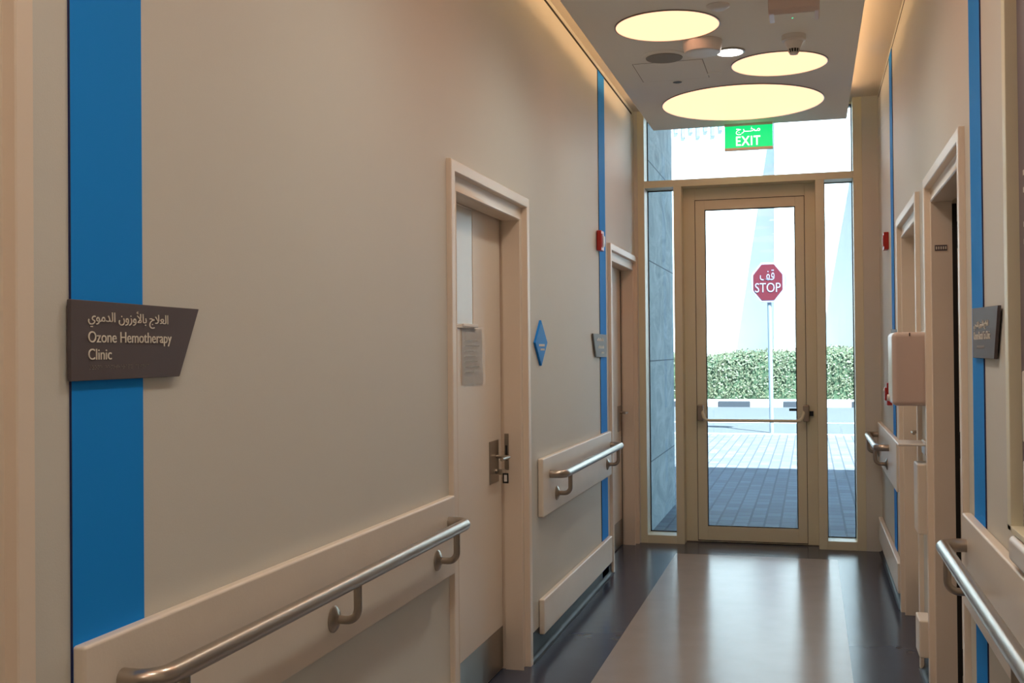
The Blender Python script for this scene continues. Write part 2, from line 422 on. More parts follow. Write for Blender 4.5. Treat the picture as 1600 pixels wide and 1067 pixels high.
# narrow vision panel
bm = new(); bm_box(bm, pf+0.001, pf+0.006, 4.10, 4.395, 1.575, 2.06, 0.002)
link('vision_panel', bm, 'visionglass', d1, label='narrow pale glass vision panel')
bm = new()
for a in ((4.085, 4.10, 1.56, 2.075), (4.395, 4.41, 1.56, 2.075)): bm_box(bm, pf, pf+0.008, a[0], a[1], a[2], a[3], 0.002)
bm_box(bm, pf, pf+0.008, 4.085, 4.41, 1.56, 1.575, 0.002); bm_box(bm, pf, pf+0.008, 4.085, 4.41, 2.06, 2.075, 0.002)
link('vision_frame', bm, 'leaf', d1)
# lock plate, strike, lever
lp = box('lock_plate', 'steel2', pf+0.003, pf, 4.640, 4.785, 0.870, 1.060, d1, 0.001, label='satin steel lock plate')
lever(d1, pf+0.003, 4.752, 0.985, 1, -1, proud=0.06, length=0.125)
link('keyhole', bm_lathe(new(), [(0.012, pf+0.001), (0.012, pf+0.012), (0.006, pf+0.014)], 20, (0, 4.735, 0.92), 'X'), 'steel2', d1)
box('key', 'steel', pf+0.014, pf+0.034, 4.734, 4.737, 0.905, 0.93, d1, 0.0008)
yj = LD[1]+DW-0.110
box('strike_plate', 'steel2', XL-0.080, XL-0.060, yj, yj-0.002, 0.917, 1.084, d1, label='steel strike plate on the jamb')
box('strike_slot', 'black', XL-0.076, XL-0.066, yj-0.0021, yj-0.003, 0.96, 1.03, d1)
# hinge side marks
for z in (0.25, 1.95): link('hinge', bm_tube(new(), [(XL-0.095, LD[1]+0.112, z-0.05), (XL-0.095, LD[1]+0.112, z+0.05)], 0.006, 10), 'steel2', d1)

d2 = door('door_3', LD[2], XL, 1, 'recessed cream door beside the glazed exit')
pf2 = leaf(LD[2], XL, 1, d2)
box('gap_shade', 'gap', pf2-0.001, pf2+0.004, LD[2]+DW-0.106, LD[2]+DW-0.101, 0.0, 2.06, d2, label='dark strip painted as shade in the gap along the door edge')  # near-black strip stands in for shade in the leaf joint
box('lock_plate', 'steel2', pf2+0.003, pf2, 7.97, 8.11, 0.86, 1.05, d2, 0.001)
lever(d2, pf2+0.003, 8.07, 1.0, 1, -1, length=0.12)

# right side: ajar door and closed door
d3 = door('door_4', RD[0], XR, -1, 'cream door frame with its leaf swung open into a dark room')
yj = RD[0]+DW-0.110
box('gap_shade', 'gap', XR+0.082, XR+0.100, yj-0.003, yj+0.012, 0.0, 2.055, d3, label='black strip painted as the shaded gap between jamb and open leaf')  # near-black box paints the darkness seen between jamb and leaf
lf = box('door_leaf', 'leaf', XR+0.100, XR+1.0, yj-0.002, yj+0.04, 0.008, 2.06, d3, label='open cream door leaf seen on edge')
for z in (0.17, 1.06, 1.925): box('hinge', 'black', XR+0.098, XR+0.112, yj-0.008, yj-0.002, z-0.055, z+0.055, d3, 0.002)
stk = box('maker_plate', 'sign', XR+0.014, XR+0.062, yj, yj-0.0015, 1.862, 1.886, d3, label='small dark plate on the jamb')
for k in range(5): box('plate_mark', 'letter', XR+0.018+k*0.009, XR+0.023+k*0.009, yj-0.0015, yj-0.002, 1.868, 1.880, stk)

d4 = door('door_5', RD[1], XR, -1, 'cream door frame behind the towel dispenser')
pf4 = leaf(RD[1], XR, -1, d4)
box('lock_plate', 'steel2', pf4-0.003, pf4, 6.13, 6.26, 0.86, 1.05, d4, 0.001)
lever(d4, pf4-0.003, 6.23, 1.01, -1, -1, proud=0.06, length=0.12)
bpy.data.objects['door_handle'].name = 'door_handle'

# ---------------------------------------------------------------- paper notice and key tag on the near left door
nt = empty('paper_notice', (pf+0.002, 4.39, 1.33), 'white paper notice in a crinkled clear sleeve taped on the cream door', 'notice')
bm = new()
N1, N2 = 10, 14; vs = []
for i in range(N1+1):
    for j in range(N2+1):
        y = 4.25 + 0.285*i/N1; z = 1.325 + 0.235*j/N2
        vs.append(bm.verts.new((pf+0.003+0.001*math.sin(i*1.3+j*0.7)+0.004*(1-j/N2)*(i/N1), y, z)))
for i in range(N1):
    for j in range(N2):
        q = i*(N2+1)+j; bm.faces.new((vs[q], vs[q+N2+1], vs[q+N2+2], vs[q+1]))
bmesh.ops.solidify(bm, geom=bm.faces[:], thickness=0.0008)
link('paper', bm, 'paper', nt)
for k in range(7): box('printed_line', 'grille', pf+0.0078, pf+0.0084, 4.28, 4.28+0.2*(0.6+0.4*((k*3) % 4)/3), 1.375+k*0.022, 1.378+k*0.022, nt, label='faint grey printed line')
bm = new(); vs = []
for i in range(N1*2+1):
    for j in range(N2+1):
        y = 4.242 + 0.30*i/(N1*2); z = 1.318 + 0.25*j/N2
        vs.append(bm.verts.new((pf+0.0125+0.003*math.sin(i*0.9+j*0.35)*(j/N2)**2+0.004*(1-j/N2)*(i/N1/2), y, z)))
for i in range(N1*2):
    for j in range(N2):
        q = i*(N2+1)+j; bm.faces.new((vs[q], vs[q+N2+1], vs[q+N2+2], vs[q+1]))
link('plastic_sleeve', bm, 'sleeve', nt, label='clear wrinkled plastic sleeve')
box('tape', 'paper', pf+0.0005, pf+0.0175, 4.24, 4.44, 1.566, 1.578, nt, 0.002)

kt = empty('key_tag', (pf+0.036, 4.745, 0.868), 'small dark key tag with a white insert hanging by the steel lock plate', 'key tag')
cx_ = pf+0.036
bm = new(); bm_box(bm, cx_-0.004, cx_+0.024, 4.742, 4.747, 0.866, 0.912, 0.0022, 3); link('tag_body', bm, 'black', kt)
box('tag_insert', 'paper', cx_+0.003, cx_+0.017, 4.7412, 4.742, 0.874, 0.904, kt, label='white paper insert')
link('key_ring', bm_tube(new(), [(cx_-0.012+0.012*math.cos(t*PI/8)+0.012, 4.744, 0.918+0.012*math.sin(t*PI/8)) for t in range(17)], 0.0012, 8, False), 'steel', kt)

# ---------------------------------------------------------------- guard boards
def board(face, front, y0, y1, z0, z1, label, group):
    inn = 1 if front > face else -1
    o = box('guard_board', 'board', face+inn*0.0015, front, y0, y1, z0, z1, None, 0.007, 3)
    return tag(o, label, 'wall guard', group)
board(XL, FL, 1.675, 3.770, 0.655, 0.94, 'long cream guard board under the taupe clinic sign, carrying the nearest long rail', 'cream guard boards')
board(XL, FL, 5.125, 7.00, 0.655, 0.94, 'cream guard board below the blue diamond plate, carrying the short rail', 'cream guard boards')
board(XL, FL, 1.675, 3.770, 0.09, 0.26, 'low cream guard board above the skirting under the long rail', 'cream guard boards')
board(XL, FL, 5.125, 7.00, 0.09, 0.26, 'low cream guard board above the dark skirting below the blue diamond plate', 'cream guard boards')
board(XR, FR, 6.44, 8.20, 0.655, 0.94, 'cream guard board beside the glazed exit, below the red call point', 'cream guard boards')
board(XR, FR, 6.44, 8.20, 0.09, 0.26, 'low cream guard board beside the glazed exit, at floor level', 'cream guard boards')
board(XR, 0.433, 4.935, 5.10, 0.665, 0.965, 'short cream guard board block under the drip tray between two door frames', 'cream guard boards')
board(XR, 0.433, 4.935, 5.10, 0.14, 0.30, 'short low cream guard block near the floor between two door frames', 'cream guard boards')
board(XR, FR, 0.6, 3.695, 0.655, 0.94, 'cream guard board crossing the blue strip under the small dark clinic sign', 'cream guard boards')

# ---------------------------------------------------------------- handrails
def handrail(front, inn, y0, y1, brackets, label, ZR=0.852):
    off = 0.072; rx = front + inn*off; r = 0.0205
    e = empty('handrail', (front, (y0+y1)/2, ZR), label, 'handrail', 'stainless handrails')
    R_ = 0.05
    link('rail', bm_tube(new(), [(rx, y0+R_, ZR), (rx, y1-R_, ZR)], r, 28), 'steel', e)
    for ya, s in ((y0, 1), (y1, -1)):
        p = arc_path([(rx, ya+s*R_, ZR), (rx, ya, ZR), (front, ya, ZR)], 0.0499, 10)
        link('elbow', bm_tube(new(), p, r, 28), 'steel', e)
    for yb in brackets:
        zb = ZR-0.112
        p = arc_path([(front, yb, zb), (rx, yb, zb), (rx, yb, ZR-0.01)], 0.032, 8)
        b = link('bracket', bm_tube(new(), p, 0.0115, 18), 'steel2', e)
        pr = [(0.036, front), (0.036, front+inn*0.003), (0.031, front+inn*0.008), (0.018, front+inn*0.012), (0.0125, front+inn*0.018)]
        link('rosette', bm_lathe(new(), pr, 30, (0, yb, zb), 'X'), 'steel2', b)
    return e
handrail(FL, 1, 1.785, 3.70, (1.88, 2.72, 3.57), 'long stainless handrail on the guard board under the taupe clinic sign')
handrail(FL, 1, 5.27, 6.97, (5.41, 6.84), 'short stainless handrail on the guard board past the near recessed door')
handrail(FR, -1, 1.0, 3.60, (1.2, 2.32, 3.45), 'stainless handrail running out of the picture below the small dark clinic sign')
handrail(FR, -1, 7.03, 8.12, (7.16, 8.0), 'short stainless handrail beside the glazed exit, under the red call point')

# ---------------------------------------------------------------- blue wall strips
def strip(face, inn, y0, y1, label, segs):
    t = 0.004; bm = new()
    bm_box(bm, face, face+inn*t, y0, y1, segs[0], segs[1])
    o = link('wall_strip', bm, 'blue', smooth=False)
    return tag(o, label, 'wall strip', 'blue wall strips')
s1 = strip(XL, 1, 1.676, 1.893, 'blue vertical wall strip behind the large taupe clinic sign', (0.0, 3.243))
s2 = strip(XL, 1, 6.783, 6.998, 'blue vertical wall strip behind the grey sign beside the red strobe', (0.0, 3.243))
s3 = strip(XR, -1, 3.40, 3.62, 'blue vertical wall strip behind the small dark sign near the picture edge', (0.0, 3.243))
s4 = strip(XR, -1, 6.82, 7.03, 'blue vertical wall strip behind the towel dispenser', (0.0, 3.243))
for s, y in ((s1, 1.676), (s2, 6.783)): box('strip_edge', 'navy', XL, XL+0.0041, y-0.0015, y, 0.0, 3.24, s, label='dark edge of the strip')
for s, y in ((s3, 3.40), (s4, 6.82)): box('strip_edge', 'navy', XR, XR-0.0041, y-0.0015, y, 0.0, 3.24, s, label='dark edge of the strip')

# ---------------------------------------------------------------- signs
def AR(*c): return ''.join(chr(x) for x in reversed(c))
AL_ILAJ = AR(0xFE8D, 0xFEDF, 0xFECC, 0xFEFC, 0xFE9D)
BIL_OZON = AR(0xFE91, 0xFE8E, 0xFEF7, 0xFEED, 0xFEAF, 0xFEED, 0xFEE5)
DAMAWI = AR(0xFE8D, 0xFEDF, 0xFEAA, 0xFEE3, 0xFEEE, 0xFEF1)
SHARAJI = AR(0xFE8D, 0xFEDF, 0xFEB8, 0xFEAE, 0xFE9F, 0xFEF2)
MAKHRAJ = AR(0xFEE3, 0xFEA8, 0x0640, 0x0640, 0xFEAE, 0xFE9D)
QIF = AR(0xFED7, 0xFED2)

def sc(k): return lambda y, z: (y*k, 1.46+(z-1.46)*k)
def wsign(face, inn, pts, label, m, cat='sign'):
    e = empty('clinic_sign', (face, sum(p[0] for p in pts)/4, min(p[1] for p in pts)), label, cat)
    bm = new(); bm_prism(bm, pts, 'X', face+inn*0.001, face+inn*0.010, 0.0015, 2)
    link('sign_panel', bm, m, e)
    return e
K1 = sc(1.00633); K2 = sc(1.0172); K3 = sc(1.0047)
sg = wsign(XL+0.004, 1, [K1(1.652, 1.4147), K1(1.652, 1.5609), K1(2.071, 1.5577), K1(1.9955, 1.4155)], 'large taupe sign reading Ozone Hemotherapy Clinic on the blue strip', 'sign')
fx = XL+0.0141
text('lettering', DAMAWI+' '+BIL_OZON+' '+AL_ILAJ, 'letter', sg, (fx, *K1(1.698, 1.512)), (0, 1, 0), (0, 0, 1), 0.256, 0.033, label='pale Arabic lettering')
text('lettering', 'Ozone Hemotherapy', 'letter', sg, (fx, *K1(1.698, 1.4775)), (0, 1, 0), (0, 0, 1), 0.268, 0.0275, label='pale lettering Ozone Hemotherapy')
text('lettering', 'Clinic', 'letter', sg, (fx, *K1(1.698, 1.4525)), (0, 1, 0), (0, 0, 1), 0.0685, 0.0205, label='pale lettering Clinic')
BR = {'o': '135', 'z': '1356', 'n': '1345', 'e': '15', 'h': '125', 'm': '134', 't': '2345', 'r': '1235', 'a': '1', 'p': '1234', 'y': '13456', 'c': '14', 'l': '123', 'i': '24', ' ': ''}
bm = new()
for i, ch in enumerate('ozone hemotherapy clinic'):
    for d in BR[ch]:
        d = int(d)-1
        bm_lathe(bm, [(0.0009, fx), (0.0007, fx+0.0008)], 6, (0, 1.714+i*0.0078+(d//3)*0.003, 1.4415-(d % 3)*0.003), 'X')
link('braille_dots', bm, 'grille', sg, label='row of raised braille dots')

sgr = wsign(XR-0.004, -1, [K2(3.480, 1.430), K2(3.480, 1.5765), K2(3.024, 1.5685), K2(3.096, 1.4295)], 'small dark sign reading Ozone Rectal Tx Clinic on the blue strip near the picture edge', 'sign')
fx = XR-0.0141
text('lettering', SHARAJI+' '+BIL_OZON+' '+AL_ILAJ, 'letter', sgr, (fx, *K2(3.445, 1.510)), (0, -1, 0), (0, 0, 1), 0.272, 0.029, label='pale Arabic lettering')
text('lettering', 'Ozone Rectal Tx Clinic', 'letter', sgr, (fx, *K2(3.447, 1.483)), (0, -1, 0), (0, 0, 1), 0.305, 0.023, label='pale lettering Ozone Rectal Tx Clinic')
bm = new()
for i in range(18):
    for d in range(6):
        if (i*7+d*5) % 3 != 0: bm_lathe(bm, [(0.0008, fx), (0.0006, fx-0.0008)], 6, (0, 3.45-i*0.0078-(d//3)*0.003, 1.4655-(d % 3)*0.003), 'X')
link('braille_dots', bm, 'letter', sgr, label='row of raised braille dots')

def barsign(face, inn, pts, rows, label):
    e = wsign(face, inn, pts, label, 'sign2'); fx = face+inn*0.0101
    for y0, y1, z0, z1 in rows:
        bm = new(); n = 9; w = (y1-y0)/n
        for k in range(n):
            hh = (z1-z0)*(0.55+0.45*((k*37) % 5)/4)
            bm_box(bm, fx, fx+inn*0.0012, y0+k*w, y0+k*w+w*0.62, z0, z0+hh)
        link('lettering', bm, 'letter', e, smooth=False, label='small pale illegible lettering')
    return e
barsign(XL+0.004, 1, [K3(6.565, 1.423), K3(6.471, 1.567), K3(6.920, 1.565), K3(6.913, 1.4205)], [(6.62, 6.85, 1.522, 1.545), (6.65, 6.86, 1.476, 1.497), (6.76, 6.86, 1.444, 1.458)], 'grey angled room sign on the blue strip beside the far recessed door')
barsign(XR-0.004, -1, [(6.98, 1.43), (6.98, 1.576), (6.54, 1.568), (6.62, 1.43)], [(6.68, 6.9, 1.52, 1.54), (6.68, 6.9, 1.48, 1.50)], 'grey room sign mostly hidden behind the towel dispenser')

dm = empty('diamond_plate', (XL, 5.19, 1.392), 'small blue diamond plate on the grey wall past the near recessed door', 'sign')
bm = new(); bm_prism(bm, [(5.19, 1.390), (5.072, 1.503), (5.19, 1.615), (5.318, 1.505)], 'X', XL, XL+0.012, 0.002); link('plate', bm, 'bluesign', dm)
for y0, y1, z0, z1 in ((5.135, 5.255, 1.486, 1.497), (5.165, 5.25, 1.466, 1.475)):
    bm = new()
    for k in range(8): bm_box(bm, XL+0.0122, XL+0.0135, y0+k*(y1-y0)/8, y0+(k+0.6)*(y1-y0)/8, z0, z1)
    link('lettering', bm, 'letter', dm, smooth=False, label='tiny pale illegible lettering')

# ---------------------------------------------------------------- fire alarm devices
def strobe(face, inn, y0, y1, z0, z1, label, lens=True):
    nm = 'alarm_strobe' if lens else 'alarm_call_point'
    e = empty(nm, (face, (y0+y1)/2, z0), label, 'alarm strobe' if lens else 'alarm call point')
    box('back_box', 'red', face, face+inn*0.03, y0, y1, z0, z1, e, 0.004, 3)
    if lens:
        yl0 = y0+(y1-y0)*0.42
        bm = new(); bm_prism(bm, [(face+inn*0.03, z0+0.02), (face+inn*0.038, z0+0.03), (face+inn*0.038, z1-0.035), (face+inn*0.03, z1-0.025)], 'Y', yl0, y1-0.012, 0.002)
        link('lens', bm, 'clear', e, label='clear strobe lens')
        bm = new()
        for k in range(5): bm_box(bm, face+inn*0.03, face+inn*0.034, y0+0.012+k*0.009, y0+0.017+k*0.009, z0+0.02, z1-0.02)
        link('sounder_grille', bm, 'red', e)
    else:
        box('front_plate', 'red', face+inn*0.03, face+inn*0.042, y0+0.008, y1-0.008, z0+0.03, z1-0.03, e, 0.003)
        link('press_button', bm_lathe(new(), [(0.014, face+inn*0.042), (0.012, face+inn*0.047), (0.006, face+inn*0.049)], 20, (0, (y0+y1)/2, z1-0.05), 'X'), 'white', e, label='round white button')
    return e
strobe(XL+0.004, 1, 6.69, 6.785, 2.09, 2.215, 'red alarm strobe with a clear lens on the blue strip above the grey sign')
strobe(XR, -1, 7.28, 7.40, 2.09, 2.20, 'red alarm strobe high on the wall beside the glazed exit frame')
strobe(XR, -1, 7.16, 7.27, 1.105, 1.245, 'red call point on the wall above the short handrail by the exit', lens=False)

# ---------------------------------------------------------------- towel dispenser and tray
td = empty('towel_dispenser', (XR, 5.03, 1.212), 'white wall towel dispenser with rounded cover between two door frames', 'dispenser')
bm = new(); bm_box(bm, XR, 0.338, 4.945, 5.21, 1.212, 1.530, 0.022, 5); link('cover', bm, 'pinkwhite', td)
box('back_plate', 'white', XR, XR-0.012, 4.938, 5.217, 1.21, 1.534, td, 0.003)
box('key_slot', 'black', 0.408, 0.412, 4.9438, 4.945, 1.512, 1.526, td)
link('push_button', bm_lathe(new(), [(0.016, 0.3385), (0.014, 0.330), (0.006, 0.328)], 20, (0, 5.15, 1.24), 'X'), 'white', td, label='white round button')
dt = empty('drip_tray', (XR, 5.03, 1.03), 'thin white drip tray sticking out of the wall below the towel dispenser', 'tray')
bm = new(); bm_box(bm, XR, 0.358, 4.95, 5.17, 1.040, 1.050, 0.004, 3); link('tray', bm, 'white', dt)
box('wall_bracket', 'white', XR, XR-0.02, 4.96, 5.10, 1.0, 1.06, dt, 0.004)

# ---------------------------------------------------------------- framed notice window near the right picture edge
nw = empty('notice_case', (XR, 2.3, 1.0), 'tan framed wall notice case with a grey purple sheet at the picture edge', 'notice case')
y1_, y0_ = 2.86, 1.75
bm = new()
bm_box(bm, XR, FR, y1_-0.045, y1_, 1.02, 3.0, 0.003)
bm_box(bm, XR, FR, y0_, y0_+0.045, 1.02, 3.0, 0.003); bm_box(bm, XR, FR, y0_, y1_, 1.02, 1.035, 0.002); bm_box(bm, XR, FR, y0_, y1_, 2.96, 3.0, 0.003)
link('case_frame', bm, 'frame', nw)
box('sheet', 'purple', XR-0.001, XR-0.004, y0_+0.045, y1_-0.045, 1.035, 2.96, nw, label='grey purple printed sheet')
for z, w in ((1.86, 0.10), (1.82, 0.05), (1.74, 0.07), (1.70, 0.12), (1.62, 0.09)):
    box('printed_line', 'white', XR-0.004, XR-0.0055, 2.755-w, 2.755, z, z+0.012, nw, label='white printed line')
for k, (z, h) in enumerate(((1.24, 0.165), (1.037, 0.16))):
    tag(box('leaflet_stack', 'paper' if k else 'white', XR-0.006, XR-0.014, 2.47, 2.755, z, z+h, None, 0.004),
        ('pale leaflet stack, upper one in the notice case at the picture edge', 'pale leaflet stack, lower one in the notice case at the picture edge')[k], 'leaflets', 'leaflets in the notice case')
lg = empty('counter_ledge', (XR, 2.3, 0.955), 'white rounded ledge above the guard board at the picture edge', 'ledge')
bm = new(); bm_box(bm, XR-0.001, 0.446, 1.9, 2.80, 0.955, 1.017, 0.014, 5); link('ledge_top', bm, 'white', lg)
box('ledge_bracket', 'steel2', XR-0.001, XR-0.02, 2.0, 2.7, 0.942, 0.957, lg, 0.002)

# ---------------------------------------------------------------- waste bin cut by the lower picture edge
wb = empty('waste_bin', (0.27, 4.0, 0), 'low beige bin whose lid edge just shows at the bottom of the picture', 'bin')
bm = new(); bm_prism(bm, [(0.20, 0.0), (0.188, 0.221), (0.340, 0.221), (0.335, 0.0)], 'Y', 3.93, 4.12, 0.008, 3); link('bin_body', bm, 'trim', wb)
box('lid', 'skirt', 0.182, 0.250, 3.92, 4.13, 0.222, 0.232, wb, 0.004, 3); box('lid', 'board', 0.256, 0.345, 3.92, 4.13, 0.222, 0.240, wb, 0.004, 3)

# ---------------------------------------------------------------- ceiling raft with lamps
LAMPS = [(-0.42, 7.36, 0.528), (-0.68, 5.495, 0.264), (-0.155, 6.41, 0.272), (-0.30, 3.6, 0.528), (-0.75, 1.9, 0.27), (-0.15, 2.3, 0.27), (-0.42, 0.3, 0.528), (-0.42, -1.7, 0.40)]  # first three are in view; the rest are added unseen for more light
bm = new(); bm_box(bm, -1.112, 0.266, YB+0.2, 8.095, ZP, ZP+0.06, 0.002)
raft = tag(link('ceiling_raft', bm, 'ceil'), 'flat grey ceiling raft hanging below the soffit with round lamps', 'ceiling raft'); raft['kind'] = 'structure'
bm = new()
for y in (0.0, 2.5, 5.0, 7.5):
    for x in (-1.0, 0.15): bm_tube(bm, [(x, y, ZP+0.05), (x, y, ZC+0.002)], 0.004, 8)
link('hanger', bm, 'steel', raft)
for k, x in enumerate((-1.075, 0.229)):
    o = box('cove_light', 'led', x-0.008, x+0.008, YB+0.3, 7.9, ZP+0.06, ZP+0.072)
    tag(o, ('warm strip light lying on the raft edge towards the clinic sign wall', 'warm strip light lying on the raft edge towards the dispenser wall')[k], 'strip light')
names = ['large round warm ceiling lamp nearest the exit sign', 'smaller round warm ceiling lamp farthest from the exit sign', 'smaller round warm ceiling lamp beside the smoke detector',
         'added unseen large round warm ceiling lamp behind the photographer', 'added unseen small round warm ceiling lamp behind the photographer', 'added unseen second small round warm ceiling lamp overhead', 'added unseen large round warm ceiling lamp far back', 'added unseen round warm ceiling lamp at the closed corridor end']
for (x, y, r), nm in zip(LAMPS, names):
    e = empty('ceiling_lamp', (x, y, ZP), nm, 'ceiling lamp', 'round ceiling lamps')
    link('diffuser', bm_lathe(new(), [(r-0.006, ZP-0.0015), (r-0.006, ZP-0.004)], 96, (x, y, 0)), 'yellowdisc', e, label='glowing warm diffuser')
    bm = new(); n = 96
    pr = [(r-0.006, ZP), (r-0.006, ZP-0.006), (r, ZP-0.006), (r, ZP)]
    rings = [[bm.verts.new((x+a*math.cos(2*PI*k/n), y+a*math.sin(2*PI*k/n), z)) for k in range(n)] for a, z in pr]
    for i in range(4):
        A, B = rings[i], rings[(i+1) % 4]
        for k in range(n): bm.faces.new((A[k], A[(k+1) % n], B[(k+1) % n], B[k]))
    bmesh.ops.recalc_face_normals(bm, faces=bm.faces[:])
    link('trim_ring', bm, 'steel2', e, label='thin dark trim ring')

def disc(name, x, y, prof, m, label, cat, parts=()):
    e = empty(name, (x, y, ZP), label, cat)
    link('housing', bm_lathe(new(), prof, 48, (x, y, 0)), m, e)
    for nm, pr, mm, lb in parts: link(nm, bm_lathe(new(), pr, 48, (x, y, 0)), mm, e, label=lb)
    return e
disc('downlight', -0.408, 6.065, [(0.082, ZP), (0.082, ZP-0.006), (0.074, ZP-0.009)], 'steel2', 'small bright white downlight between the round lamps', 'downlight', [('lamp_face', [(0.070, ZP-0.009), (0.070, ZP-0.011)], 'whitedisc', 'bright white lamp face')])
DOWN = [(-0.408, 6.065), (-0.42, 4.55), (-0.42, 2.75), (-0.42, 1.1), (-0.42, -0.6)]  # only the first is in view; the others are added to brighten the corridor
def spot(parent, x, y, power):
    l = bpy.data.lights.new('downlight_beam', 'SPOT'); l.energy = power; l.spot_size = math.radians(160); l.spot_blend = 1.0
    l.color = (1.0, 0.95, 0.80); l.shadow_soft_size = 0.09
    o = bpy.data.objects.new('downlight_beam', l); COL.objects.link(o); o.parent = parent; o.location = (0, 0, -0.03)
for k, (x, y) in enumerate(DOWN):
    if k == 0: spot(bpy.data.objects['downlight'], x, y, 20); continue
    e = disc('downlight', x, y, [(0.082, ZP), (0.082, ZP-0.006), (0.074, ZP-0.009)], 'steel2', ['', 'added unseen downlight between the ajar door and the near recessed door', 'added unseen downlight over the long handrail', 'added unseen downlight above the photographer', 'added unseen downlight far behind the photographer'][k], 'downlight', [('lamp_face', [(0.070, ZP-0.009), (0.070, ZP-0.011)], 'whitedisc', 'bright white lamp face')])
    spot(e, x, y, 29)
disc('ceiling_speaker', -0.768, 6.06, [(0.125, ZP), (0.125, ZP-0.004), (0.108, ZP-0.010)], 'ceil', 'round flush ceiling speaker with a grey grille', 'speaker', [('grille', [(0.102, ZP-0.010), (0.100, ZP-0.014), (0.03, ZP-0.017)], 'grille', 'grey grille')])
disc('emergency_light', -0.535, 5.83, [(0.104, ZP), (0.104, ZP-0.02), (0.094, ZP-0.060), (0.088, ZP-0.064)], 'white', 'white drum shaped ceiling fitting beside the bright downlight', 'ceiling fitting')
disc('sprinkler_cover', -0.405, 5.24, [(0.055, ZP), (0.055, ZP-0.006), (0.03, ZP-0.022)], 'white', 'small round white ceiling cap above the smaller lamps', 'ceiling cap')
disc('sprinkler_cover', -0.53, 6.53, [(0.042, ZP), (0.042, ZP-0.003), (0.038, ZP-0.005)], 'ceil', 'faint flush round cap beside the access hatch corner', 'ceiling cap')
sp = disc('fire_sprinkler', -0.765, 6.66, [(0.036, ZP), (0.036, ZP-0.003), (0.030, ZP-0.004)], 'ceil', 'tiny recessed sprinkler with a dark rim at the access hatch edge', 'sprinkler', [('recess', [(0.028, ZP-0.004), (0.022, ZP-0.006)], 'black', 'dark recess')])
# smoke detector
e = empty('smoke_detector', (-0.066, 5.86, ZP), 'cone shaped smoke detector hanging in front of the middle round lamp', 'smoke detector')
link('base', bm_lathe(new(), [(0.062, ZP), (0.062, ZP-0.028), (0.05, ZP-0.034)], 40, (-0.066, 5.86, 0)), 'white', e)
link('cone', bm_lathe(new(), [(0.048, ZP-0.034), (0.030, ZP-0.072)], 40, (-0.066, 5.86, 0)), 'white', e)
link('sensor_slots', bm_lathe(new(), [(0.029, ZP-0.072), (0.023, ZP-0.090)], 40, (-0.066, 5.86, 0)), 'black', e, label='dark sensor openings')
bm = new()
for k in range(12):
    a = 2*PI*k/12; bm_tube(bm, [(-0.066+0.030*math.cos(a), 5.86+0.030*math.sin(a), ZP-0.071), (-0.066+0.0235*math.cos(a), 5.86+0.0235*math.sin(a), ZP-0.092)], 0.0018, 6)
link('sensor_ribs', bm, 'white', e)
link('tip', bm_lathe(new(), [(0.024, ZP-0.090), (0.021, ZP-0.099), (0.012, ZP-0.101)], 40, (-0.066, 5.86, 0)), 'white', e)
# box fitting with a green light
e = empty('access_point', (-0.055, 5.19, ZP), 'boxy white ceiling unit with a tiny green light', 'ceiling unit')
bm = new(); bm_prism(bm, [(5.09, ZP), (5.10, ZP-0.085), (5.125, ZP-0.10), (5.27, ZP-0.10), (5.285, ZP-0.085), (5.29, ZP)], 'X', -0.170, 0.058, 0.006, 3); link('casing', bm, 'pinkwhite', e)
box('lower_panel', 'ceil', -0.145, 0.036, 5.135, 5.262, ZP-0.100, ZP-0.103, e, 0.001, label='pale lower panel')
link('indicator', bm_lathe(new(), [(0.004, ZP-0.103), (0.003, ZP-0.1055)], 12, (-0.063, 5.20, 0)), 'greenled', e, label='tiny green light')
# access hatch
e = empty('access_hatch', (-0.765, 6.4, ZP), 'flush square access hatch outlined by thin lines in the raft', 'access hatch')
bm = new(); bm_box(bm, -0.963, -0.571, 6.185, 6.605, ZP, ZP-0.0022, 0.0008); link('hatch_panel', bm, 'ceil', e)
bm = new()
for b in ((-0.967, -0.963, 6.18, 6.61), (-0.571, -0.567, 6.18, 6.61), (-0.967, -0.567, 6.18, 6.184), (-0.967, -0.567, 6.606, 6.61)): bm_box(bm, *b, ZP, ZP-0.001)
link('gap_line', bm, 'grille', e, label='thin dark gap around the hatch')

# ---------------------------------------------------------------- exit sign
ex = empty('exit_sign', (-0.415, 8.06, 3.0), 'green lit EXIT sign with Arabic above, hung at the raft end', 'exit sign')
box('lit_panel', 'exit', -0.584, -0.246, 8.035, 8.06, 2.925, 3.083, ex, label='glowing green panel')
box('top_rail', 'frame', -0.586, -0.244, 8.030, 8.066, 3.083, 3.1, ex, 0.001)
box('bottom_rail', 'frame', -0.586, -0.243, 8.030, 8.066, 2.908, 2.925, ex, 0.001)
text('lettering', 'EXIT', 'exitlet', ex, (-0.504, 8.035, 2.939), (1, 0, 0), (0, 0, 1), 0.172, 0.068, label='white lettering EXIT', bold=0.014)
text('lettering', MAKHRAJ, 'exitlet', ex, (-0.504, 8.035, 3.018), (1, 0, 0), (0, 0, 1), 0.172, 0.053, label='white Arabic lettering')

